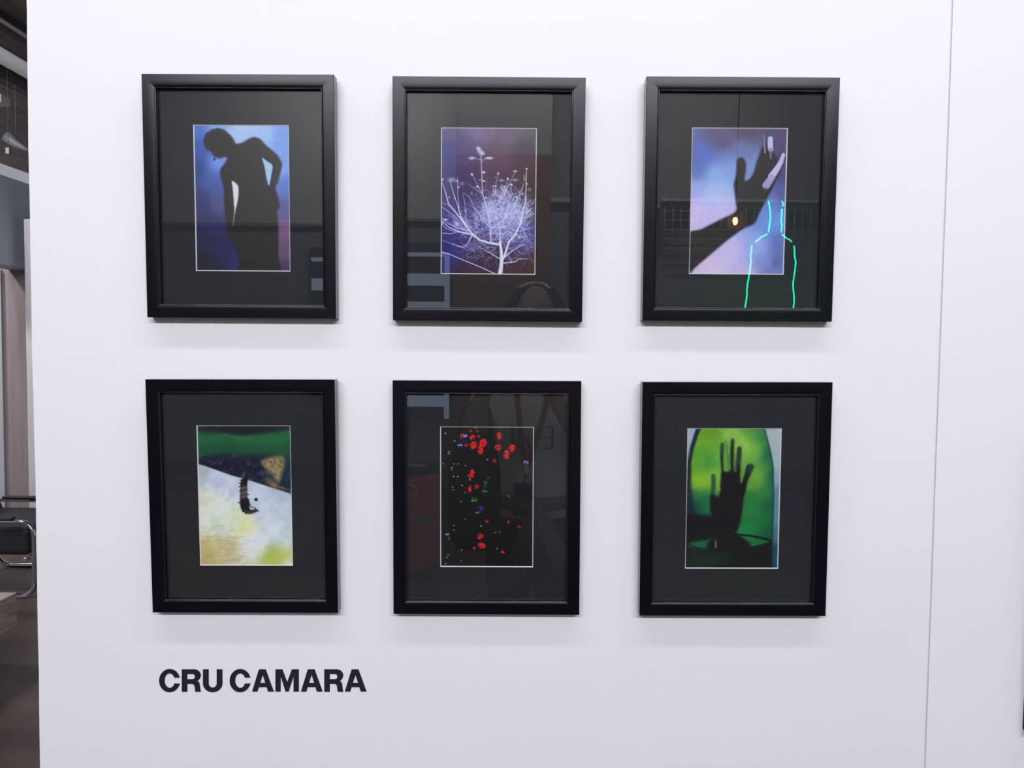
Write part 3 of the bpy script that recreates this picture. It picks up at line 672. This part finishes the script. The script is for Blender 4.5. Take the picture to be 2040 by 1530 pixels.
b = MB().box((-.34, -.292, .245), (.270, .292, .415)).build('seat', M_uph, r, .035, 4)
bk = MB(); n = 14; v = []; f = []
for k in range(n+1):
    t = k/n; z = .36+.44*t; hw = .28*(1-.95*max(0, t-.35)**2.2); xx = -.235-.12*t-.03*math.sin(t*PI)
    for (dx) in (0, -.055):
        for q in range(9):
            y = -hw+2*hw*q/8; v.append((xx+dx+.03*(1-abs(q-4)/4)**2*(-1), y, z))
for k in range(n):
    for q in range(8):
        a0 = k*18+q; f += [(a0, a0+1, a0+19, a0+18), (a0+9, a0+27, a0+28, a0+10)]
    f += [(k*18, k*18+18, k*18+27, k*18+9), (k*18+8, k*18+17, k*18+35, k*18+26)]
f += [tuple(range(9))+tuple(range(17, 8, -1)), tuple(n*18+q for q in range(9))[::-1]+tuple(n*18+q for q in range(9, 18))]
bk.add(v, f, True).build('backrest', M_uph, r, .012, 3)

# ---- rough wooden bench
M_wood = mat('weathered_timber', (.46,.39,.35), .75, noise=.45, nscale=6, stretch=(14,1,10), bump=.35, bscale=30)
M_wood2 = mat('weathered_timber_dark', (.42,.34,.31), .8, noise=.45, nscale=6, stretch=(10,8,1), bump=.35, bscale=30)
r = empty('wooden_bench', (-2.50, 1.605, 0)); tag(r, 'rough weathered timber bench on the dark floor in front of the chrome chair', 'bench')
for k in range(4):
    MB().box((-.22+k*.11, -.60, .322), (-.22+k*.11+.106, .595, .357)).build('top_plank', M_wood, r, .003)
MB().box((.172, -.58, .192), (.2185, .594, .3215)).build('apron', M_wood, r, .003)
MB().box((-.216, -.58, .192), (-.170, .58, .320)).build('apron', M_wood, r, .003)
for sx in (-.13, .04):
    for sy in (-.56, .475):
        MB().box((sx, sy, 0), (sx+.09, sy+.10, .321)).build('leg', M_wood2, r, .003)

# ------------------------------------------------------------------ the side of the room behind the camera (seen mirrored in the glass)
def mir(px, py, Y, lean=.0):
    """the point at Y metres in front of the picture wall whose mirror image the photograph shows at (px, py) in glass leaning by lean"""
    L = DIST+Y; return Vector(((px-1025)/F_PX*L, -Y, EYE+(697-(py+2*lean*F_PX))/F_PX*L))
RW = 6.5
S('wall_rear_upper', (-8, -6.62, 2.52), (-.3, -6.50, 4.3), M_pale)
S('wall_rear_side', (.1, -6.62, 2.50), (6, -6.515, 4.3), M_grey)
S('wall_rear_lower', (-8, -6.62, 0), (6, -6.515, 2.50), M_grey)
S('trim_8', (-8, -6.52, 2.50), (-.58, -6.47, 2.53), M_grey)
S('trim_9', (.34, -6.52, 2.70), (6, -6.44, 2.74), M_pale)
tag(MB().box((-.57, -6.47, 0), (.33, -6.05, 3.08)).build('brick_pillar', M_brick), 'red brown brick pillar with a plastered top behind the photographer', 'pillar')
_p = bpy.data.objects['brick_pillar']; MB().box((-.57, -6.47, 3.08), (.33, -6.06, 4.3)).build('plaster_top', mat('dull_plaster', (.30,.29,.29), .85), _p)
M_day = mat('daylit_glazing', (.2,.25,.3), .4, emit=(.50,.62,.86), estr=1.7)
M_alu = mat('window_aluminium', (.30,.33,.38), .5)
# window with pale daylit bands between dark spandrels
def window(name, x0, x1, bands):
    z0 = bands[0][0]-.12; z1 = bands[-1][1]+.10
    r = empty(name, ((x0+x1)/2, -6.49, z0)); tag(r, kind='structure'); w = (x1-x0)/2
    MB().box((-w, 0, 0), (w, .03, z1-z0)).build('window_frame', mat('dark_spandrel', (.035,.04,.05), .6), r)
    for a, b in bands: MB().box((-w+.02, .028, a-z0), (w-.02, .045, b-z0)).build('window_pane', M_day, r)
    MB().box((w-.05, .03, 0), (w, .075, z1-z0-.1)).build('mullion', M_day, r)
window('window_1', -2.075, -.66, [(.84,.955),(1.60,1.70),(1.86,1.98),(2.15,2.19)])
# round red bin
r = empty('waste_bin', (-.70, -3.80, 0)); tag(r, 'red round waste bin with a dark domed lid in front of the window', 'bin')
M_red = mat('red_enamel', (.75,.05,.075), .45)
MB().lathe([(.17,0),(.195,.015),(.20,.05),(.205,.60),(.20,.64)], 40).build('bin_body', M_red, r)
MB().lathe([(.20,.64),(.205,.645),(.195,.685),(.15,.715),(.08,.73)], 40).build('lid', M_black, r)
MB().box((.03,.190,.335),(.14,.20,.385), Matrix.Rotation(-.15,4,'Z')).build('label_plate', mat('bin_plate', (.25,.27,.28), .5), r)
MB().tube(rpath([(-.02,.210,.585),(-.02,.212,.51),(.05,.207,.515),(.09,.195,.545),(.05,.207,.59),(-.02,.210,.585)], .012), .004, 8).build('handle', M_white, r)
# wire mesh shelf, pendant lamp, neon bottle
r = empty('wire_shelf', (2.35, -6.35, 2.3)); tag(r, 'black wire grid shelf on the rear wall behind the caged lamp', 'shelf')
b = MB()
for k in range(23): b.tube([(-.88+k*.08, 0, 0), (-.88+k*.08, 0, .45)], .0055, 6)
for k in range(6): b.tube([(-.88, .006, k*.09), (.88, .006, k*.09)], .0055, 6)
b.build('grid', mat('wire_grid', (.36,.36,.36), .5), r)
MB().box((-.92, -.155, .45), (.92, .05, .475)).build('shelf_board', M_pale, r)
for x in (-.9, .9): MB().box((x-.015, -.160, -.02), (x+.015, -.0, .45)).build('bracket', M_joist, r)
c = mir(1454, 431, 4.8, .0173); r = empty('pendant_lamp', tuple(c)); tag(r, 'lit globe pendant lamp in a thin wire cage', 'lamp')
M_bulb = mat('lit_bulb', (1,.85,.6), .4, emit=(1,.80,.50), estr=26)
MB().ball((0,0,0), (.021,.021,.033)).build('bulb', M_bulb, r)
MB().lathe([(.018,.030),(.022,.04),(.022,.11),(.010,.13)], 20).build('lamp_holder', M_black, r)
MB().tube([(0,0,.14),(0,0,4.3-c.z)], .005, 8).build('cord', M_black, r)
mg = bpy.data.materials.new('amber_glass'); mg.use_nodes = True; nt = mg.node_tree; nt.nodes.clear()
o_ = nt.nodes.new('ShaderNodeOutputMaterial'); mx_ = nt.nodes.new('ShaderNodeMixShader'); t_ = nt.nodes.new('ShaderNodeBsdfTransparent'); d_ = nt.nodes.new('ShaderNodeBsdfTranslucent')
t_.inputs[0].default_value = (.98,.93,.85,1); d_.inputs[0].default_value = (.8,.45,.18,1); mx_.inputs[0].default_value = .16
nt.links.new(t_.outputs[0], mx_.inputs[1]); nt.links.new(d_.outputs[0], mx_.inputs[2]); nt.links.new(mx_.outputs[0], o_.inputs[0])
MB().ball((0,0,0), .066, 28, 18).build('globe', mg, r)
b = MB()
for k in range(6):
    a = PI*k/6; b.tube([(.074*math.cos(t)*math.cos(a), .074*math.cos(t)*math.sin(a), .074*math.sin(t)) for t in [2*PI*q/32 for q in range(33)]], .0011, 6)
b.build('wire_cage', mat('brass_wire', (.50,.33,.14), .35, metal=.6), r)
c0 = mir(1527, 511, 6.1, .0173)
r = empty('neon_sign', tuple(c0)); tag(r, 'green neon tube sign in the outline of a bottle by the wire shelf', 'sign')
M_neon = mat('green_neon', (0,.6,.4), .4, emit=(0.0,.85,.42), estr=17)
def nz(pts, jit=.010):
    R = random.Random(4); out = []
    P = [mir(px-11, py-9, 6.1, .0173)-c0 for px, py in pts]
    for a_, b_ in zip(P, P[1:]):
        n = max(2, int((b_-a_).length/.05))
        for k in range(n): out.append(a_+(b_-a_)*k/n+Vector((R.uniform(-jit, jit), 0, R.uniform(-jit, jit)*.4)))
    out.append(P[-1]); return out
bt = 705
for pts in ([(1529,402),(1532,412),(1533,440),(1531,463)],[(1529,466),(1518,472),(1506,482)],[(1500,488),(1498,520),(1495,560),(1491,600),(1489,640),(1489,bt),(1520,bt+8),(1560,bt+8),(1587,bt)],
            [(1555,402),(1559,407),(1556,412)],[(1556,417),(1556,463)],[(1558,466),(1568,474),(1577,481)],[(1583,488),(1586,520),(1584,560),(1586,600),(1585,650),(1587,bt)]):
    MB().tube(nz(pts, .006), .0075, 8).build('neon_tube', M_neon, r)
for x in (-.06, .06): MB().tube([(x, -.02, .45), (x, -.02, 4.3-c0.z)], .003, 8).build('hanging_wire', M_joist, r)
for z in (.40, -.10, -.60): MB().box((-.22 if z < 0 else -.07, -.03, z-.006), (.22 if z < 0 else .07, -.012, z+.006)).build('mounting_bar', M_joist, r)
b = MB()
for k in range(4):
    x = -.10; z = -.30-.055*k
    b.tube([(x+.02*math.sin(q*1.3+k), -.02, z-.008*q) for q in range(5)], .004, 6)
b.build('scribble', M_pale, r)

# ---- ceiling fluorescent fittings
def fitting(name, y, z, L, W, power, tilt, label, col):
    r = empty(name, (0, y, z)); tag(r, label, 'ceiling light', 'linear ceiling lights along the picture wall')
    MB().box((-L/2-.03, -W/2-.02, .02), (L/2+.03, W/2+.02, .07), Matrix.Rotation(tilt, 4, 'X')).build('housing', M_white, r, .004)
    for x in (-L*.36, 0, L*.36): MB().tube([(x, 0, .05), (x, 0, 4.3-z)], .002, 8).build('suspension_rod', M_joist, r)
    ld = bpy.data.lights.new('tube_light', 'AREA'); ld.shape = 'RECTANGLE'; ld.size = L; ld.size_y = W; ld.energy = power; ld.color = col
    lo = bpy.data.objects.new('tube_light', ld); COL.objects.link(lo); lo.parent = r; lo.rotation_euler = (tilt, 0, 0)
    return r
fitting('linear_light', -4.5, 3.60, 5.2, .16, 218, math.radians(66), 'long white linear ceiling light hung further out, facing the picture wall', (.925,.925,1.0))
fitting('linear_light', -1.0, 3.98, 5.2, .15, 50, math.radians(18), 'long white linear ceiling light hung close to the picture wall', (.93,.93,1.0))

r = fitting('linear_light', -5.2, 4.12, 4.8, .16, 150, math.radians(-52), 'added linear fill light brightening the rear wall', (.98,.98,1.0))  # added lamp, lifts the rear wall's brightness in the glass reflections
w = bpy.data.worlds.new('world'); SC.world = w; w.use_nodes = True
w.node_tree.nodes['Background'].inputs[0].default_value = (.62,.63,.72,1); w.node_tree.nodes['Background'].inputs[1].default_value = .50
# added fill lamp brightening the hall at the left, itself out of view
r = empty('hall_fill_light', (-4.4, 1.6, 4.22)); tag(r, 'added square fill light over the hall beside the picture wall, out of view', 'ceiling light')
MB().box((-.3,-.3,.01),(.3,.3,.06)).build('housing', M_white, r, .004)
ld = bpy.data.lights.new('hall_fill', 'AREA'); ld.size = .55; ld.energy = 210; ld.color = (1,.97,.98)
lo = bpy.data.objects.new('hall_fill', ld); COL.objects.link(lo); lo.parent = r
r2 = empty('hall_fill_light', (-5.6, 4.0, 4.0)); tag(r2, 'added second square fill light over the far chair, hidden past the left edge', 'ceiling light')  # second lamp added to brighten the hall, outside the view
MB().box((-.3,-.3,.01),(.3,.3,.06)).build('housing', M_white, r2, .004)
MB().tube([(0,0,.05),(0,0,.30)], .01, 8).build('stem', M_white, r2)
ld2 = ld.copy(); lo = bpy.data.objects.new('hall_fill', ld2); COL.objects.link(lo); lo.parent = r2; lo.rotation_euler = (.35, .25, 0)

# ------------------------------------------------------------------ the photographer
def remesh(o, vox, smooth=8):
    m = o.modifiers.new('remesh', 'REMESH'); m.mode = 'VOXEL'; m.voxel_size = vox; m.use_smooth_shade = True
    s = o.modifiers.new('smooth', 'SMOOTH'); s.factor = .5; s.iterations = smooth
    return o
PX, PY = .075, -1.66
per = empty('person', (PX, PY, 0)); tag(per, 'person with long dark hair in a pale lettered top, holding up a phone', 'person')
M_skin = mat('skin', (.56,.34,.27), .5); M_hair = mat('dark_hair', (.012,.010,.010), .45); M_tee = mat('pale_top', (.82,.80,.80), .85, bump=.4, bscale=14)
M_trs = mat('charcoal_trousers', (.03,.03,.035), .9); M_jkt = mat('grey_jacket', (.17,.17,.175), .9, bump=.5, bscale=20); M_shoe = mat('black_shoe', (.015,.015,.015), .4)
def oval(rings, n=32):
    b = MB(); v = []; f = []
    for (cx, cy, z, rx, ry) in rings:
        for k in range(n):
            a = 2*PI*k/n; c_, s_ = math.cos(a), math.sin(a)
            v.append((cx+rx*abs(c_)**.85*(1 if c_ > 0 else -1), cy+ry*abs(s_)**.85*(1 if s_ > 0 else -1), z))
    for i in range(len(rings)-1):
        for k in range(n): f.append((i*n+k, i*n+(k+1)%n, (i+1)*n+(k+1)%n, (i+1)*n+k))
    f.append(tuple(range(n))[::-1]); f.append(tuple((len(rings)-1)*n+k for k in range(n)))
    return v, f
b = MB()
b.add(*oval([(0,0,.82,.145,.10),(0,0,.95,.15,.105),(0,.01,1.08,.125,.095),(0,.015,1.20,.135,.10),(0,.01,1.29,.145,.09),(0,0,1.36,.13,.075),(0,0,1.40,.06,.055)]), True)
b.tube([(0,0,1.36),(0,.012,1.42),(0,.028,1.48)], [.056,.050,.050], 20)
b.ball((0,.03,1.575), (.074,.092,.098), 28, 18); b.ball((0,.062,1.515), (.046,.052,.042)); b.ball((0,.122,1.555), (.011,.016,.013)); b.tube([(0,.112,1.59),(0,.128,1.558)], [.007,.011], 10)
b.ball((0,.108,1.520), (.022,.010,.008))
for s in (-1, 1):
    b.ball((s*.076,.02,1.56), (.010,.018,.030)); b.ball((s*.030,.098,1.60), (.022,.012,.008))
    # shoulder, upper arm, forearm up to the phone
    hx = -PX+s*.075
    sh = Vector((s*.165,0,1.335)); el = Vector((s*.215+(-.03 if s < 0 else 0),.11,1.09)); wr = Vector((hx+s*.012,.365,1.405))
    b.tube([sh-Vector((s*.05,0,-.01)), sh, sh*.5+el*.5, el], [.05,.052,.043,.036], 18)
    b.ball(tuple(el), .037)
    b.tube([el, el*.6+wr*.4, wr], [.036,.036,.025], 16)
    pm = Vector((hx, .405, 1.468)); b.tube([wr, (wr+pm)*.5, pm], [.024,.028,.026], 14); b.ball(tuple(pm), (.022,.016,.034))
    for q, (dz, ln) in enumerate(((.030,.058),(.012,.066),(-.007,.060),(-.025,.048))):
        k0 = pm+Vector((s*.006, .008, dz)); k1 = k0+Vector((s*.010, .024, .003)); k2 = k1+Vector((-s*ln*.5, .010, .002)); k3 = k2+Vector((-s*ln*.35, -.004, 0))
        b.tube([k0, k1, k2, k3], [.0092,.0088,.008,.0068], 10); b.ball(tuple(k3), .0068)
    t0 = pm+Vector((-s*.008,-.004,-.018)); t1 = t0+Vector((-s*.022,-.004,.016)); t2 = t1+Vector((-s*.020,.004,.014)); b.tube([t0,t1,t2], [.011,.0098,.0085], 10); b.ball(tuple(t2), .0085)
    b.tube([(s*.085,0,.88),(s*.088,.01,.50),(s*.09,-.01,.10)], [.076,.056,.036], 20)
body = remesh(b.build('body', M_skin, per), .0042, 5)
for s in (-1, 1):
    e_ = MB().ball((s*.030,.103,1.587), (.012,.010,.008)).build('eye', mat('eye_white', (.7,.7,.7), .2), body)
    MB().ball((s*.030,.1115,1.587), (.005,.003,.005)).build('iris', M_hair, body)
tag(MB().ball((0,.116,1.520), (.020,.007,.006)).build('mouth', mat('lips', (.35,.12,.11), .5), body), 'lips')
h = MB(); h.ball((0,-.002,1.600), (.094,.098,.088), 28, 18); h.ball((0,-.035,1.54), (.092,.070,.11)); 
for s in (-1, 1):
    h.tube([(s*.055,.045,1.66),(s*.088,.045,1.60),(s*.095,.010,1.50),(s*.105,.0,1.38),(s*.10,.02,1.28)], [.020,.024,.034,.036,.016], 16)
h.tube([(0,-.06,1.60),(0,-.085,1.45),(0,-.11,1.28)], [.07,.075,.03], 20)
remesh(h.build('hair', M_hair, per), .006, 4)
t = MB()
t.add(*oval([(0,0,.86,.172,.125),(0,0,.95,.168,.122),(0,.01,1.08,.150,.112),(0,.016,1.20,.158,.122),(0,.012,1.29,.165,.105),(0,0,1.36,.145,.085),(0,0,1.395,.075,.065)]), True)
for s in (-1, 1):
    t.tube([(s*.12,0,1.34),(s*.168,0,1.335),(s*.195,.05,1.22)], [.058,.066,.060], 18)
tee = remesh(t.build('top', M_tee, per), .007, 6)
# thin serif capitals across the chest
yF = .133
def bar(x0, z0, x1, z1, wd, b):
    a0 = Vector((x0-PX, yF, z0)); a1 = Vector((x1-PX, yF, z1)); d = (a1-a0).normalized(); n_ = Vector((-d.z,0,d.x))*wd/2; o_ = Vector((0,-.020,0))
    v = [a0-n_, a0+n_, a1+n_, a1-n_]; v = v+[p+o_ for p in v]
    b.add(v, [(0,1,2,3),(7,6,5,4),(0,4,5,1),(1,5,6,2),(2,6,7,3),(3,7,4,0)])
z0, z1 = 1.125, 1.205
for nm, segs in (('I', [(0,0,0,1,.006),(-.014,0,.014,0,.003),(-.014,1,.014,1,.003)]), ('A', [(-.022,0,0,1,.003),(.022,0,0,1,.006),(-.012,.38,.012,.38,.003)]),
                 ('V', [(-.022,1,0,0,.006),(.022,1,0,0,.003)]), ('E', [(.016,0,.016,1,.006),(-.014,0,.016,0,.003),(-.012,1,.016,1,.003),(-.006,.5,.016,.5,.003)])):
    cx = {'I': -.005, 'A': .035, 'V': .080, 'E': .125}[nm]; q = MB()
    for (xa, ta, xb, tb, wd) in segs: bar(cx+xa, z0+(z1-z0)*ta, cx+xb, z0+(z1-z0)*tb, wd, q)
    q.build('chest_letter', M_hair, tee)
l = MB()
for s in (-1, 1):
    l.add(*oval([(s*.090,0,.055,.050,.055),(s*.090,0,.45,.064,.070),(s*.088,.005,.62,.088,.090),(s*.078,0,.86,.100,.112)]), True)
l.add(*oval([(0,0,.78,.168,.118),(0,0,.88,.165,.118),(0,0,.93,.158,.112)]), True)
remesh(l.build('trousers', M_trs, per), .008, 4)
for s in (-1, 1):
    k = MB(); k.ball((s*.095,.045,.035), (.045,.125,.034)); k.ball((s*.095,-.04,.055), (.040,.055,.055)); k.box((s*.095-.04,-.085,.0),(s*.095+.04,.16,.02)); remesh(k.build('shoe', M_shoe, per), .005, 3)
k = MB(); k.tube([(.178*math.cos(a_), .128*math.sin(a_), .93-.012*math.sin(a_)) for a_ in [2*PI*q/40 for q in range(41)]], .026, 12, cap=False)
k.ball((.01,.150,.915), (.034,.026,.030))
k.tube([(.01,.155,.91),(-.02,.165,.82),(-.05,.15,.72),(-.035,.15,.66)], [.022,.034,.040,.012], 14); k.tube([(.01,.155,.91),(.05,.165,.83),(.09,.15,.74),(.10,.15,.69)], [.022,.034,.038,.012], 14)
remesh(k.build('tied_jacket', M_jkt, per), .006, 4)
# things the person wears or holds
M_strap = mat('red_strap', (.42,.03,.03), .7)
r = empty('lanyard', (.065, PY+.14, 1.02)); tag(r, 'red lanyard with a dark blue badge hanging on the photographer', 'lanyard')
q = MB()
for s in (-1, 1):
    w_ = .010; pts = [Vector((s*.055,-.045,.36)), Vector((s*.052,.004,.27)), Vector((s*.030-.008,.006,.15)), Vector((s*.006-.018,.008,.045))]
    v = [];
    for p_ in pts: v += [p_-Vector((w_,0,0)), p_+Vector((w_,0,0)), p_+Vector((w_,-.0025,0)), p_-Vector((w_,.0025,0))]
    f = []
    for i in range(3):
        for e in range(4): f.append((4*i+e, 4*i+(e+1)%4, 4*i+4+(e+1)%4, 4*i+4+e))
    f += [(0,3,2,1),(12,13,14,15)]; q.add(v, f)
q.build('strap', M_strap, r)
MB().box((-.027,0,.015),(-.009,.010,.050)).build('clip', M_chrome, r, .002)
MB().tube([(-.018,.005,.02),(-.024,.005,-.018)], .0025, 8).build('cord', M_hair, r)
MB().box((-.062,0,-.142),(.010,.006,-.020)).build('badge', mat('blue_badge', (.030,.040,.13), .35), r, .003)
r = empty('shoulder_bag', (-.135, -1.425, .80)); tag(r, 'black slouching shoulder bag hanging in front of the photographer', 'bag')
k = MB(); k.add(*oval([(0,0,-.02,.055,.03),(0,0,.02,.088,.045),(0,0,.14,.096,.05),(0,0,.26,.090,.046),(.0,0,.36,.075,.030),(.0,0,.39,.06,.02)]), True)
remesh(k.build('bag_body', mat('black_bag_fabric', (.010,.010,.012), .8, bump=.5, bscale=20), r), .006, 4)
MB().tube([(-.055,0,.36),(-.055,-.005,.43),(-.045,-.012,.475),(-.015,-.015,.497),(.02,-.015,.497),(.048,-.012,.475),(.055,-.005,.43),(.055,0,.36)], .007, 10).build('bag_strap', M_hair, r)
r = empty('phone', (0, -DIST-.012, EYE)); tag(r, 'dark phone held level in both hands at eye height, taking the picture', 'phone')
MB().box((-.078,-.008,-.037),(.078,0,.037)).build('phone_body', M_black, r, .003)
MB().box((-.074,-.0086,-.034),(.074,-.008,.034)).build('screen', mat('phone_screen', (.01,.01,.01), .1, emit=(.8,.8,.85), estr=.5), r)

vs = SC.view_settings; vs.view_transform = 'Standard'; vs.look = 'None'; vs.exposure = 0.0; vs.gamma = 1; vs.use_curve_mapping = False
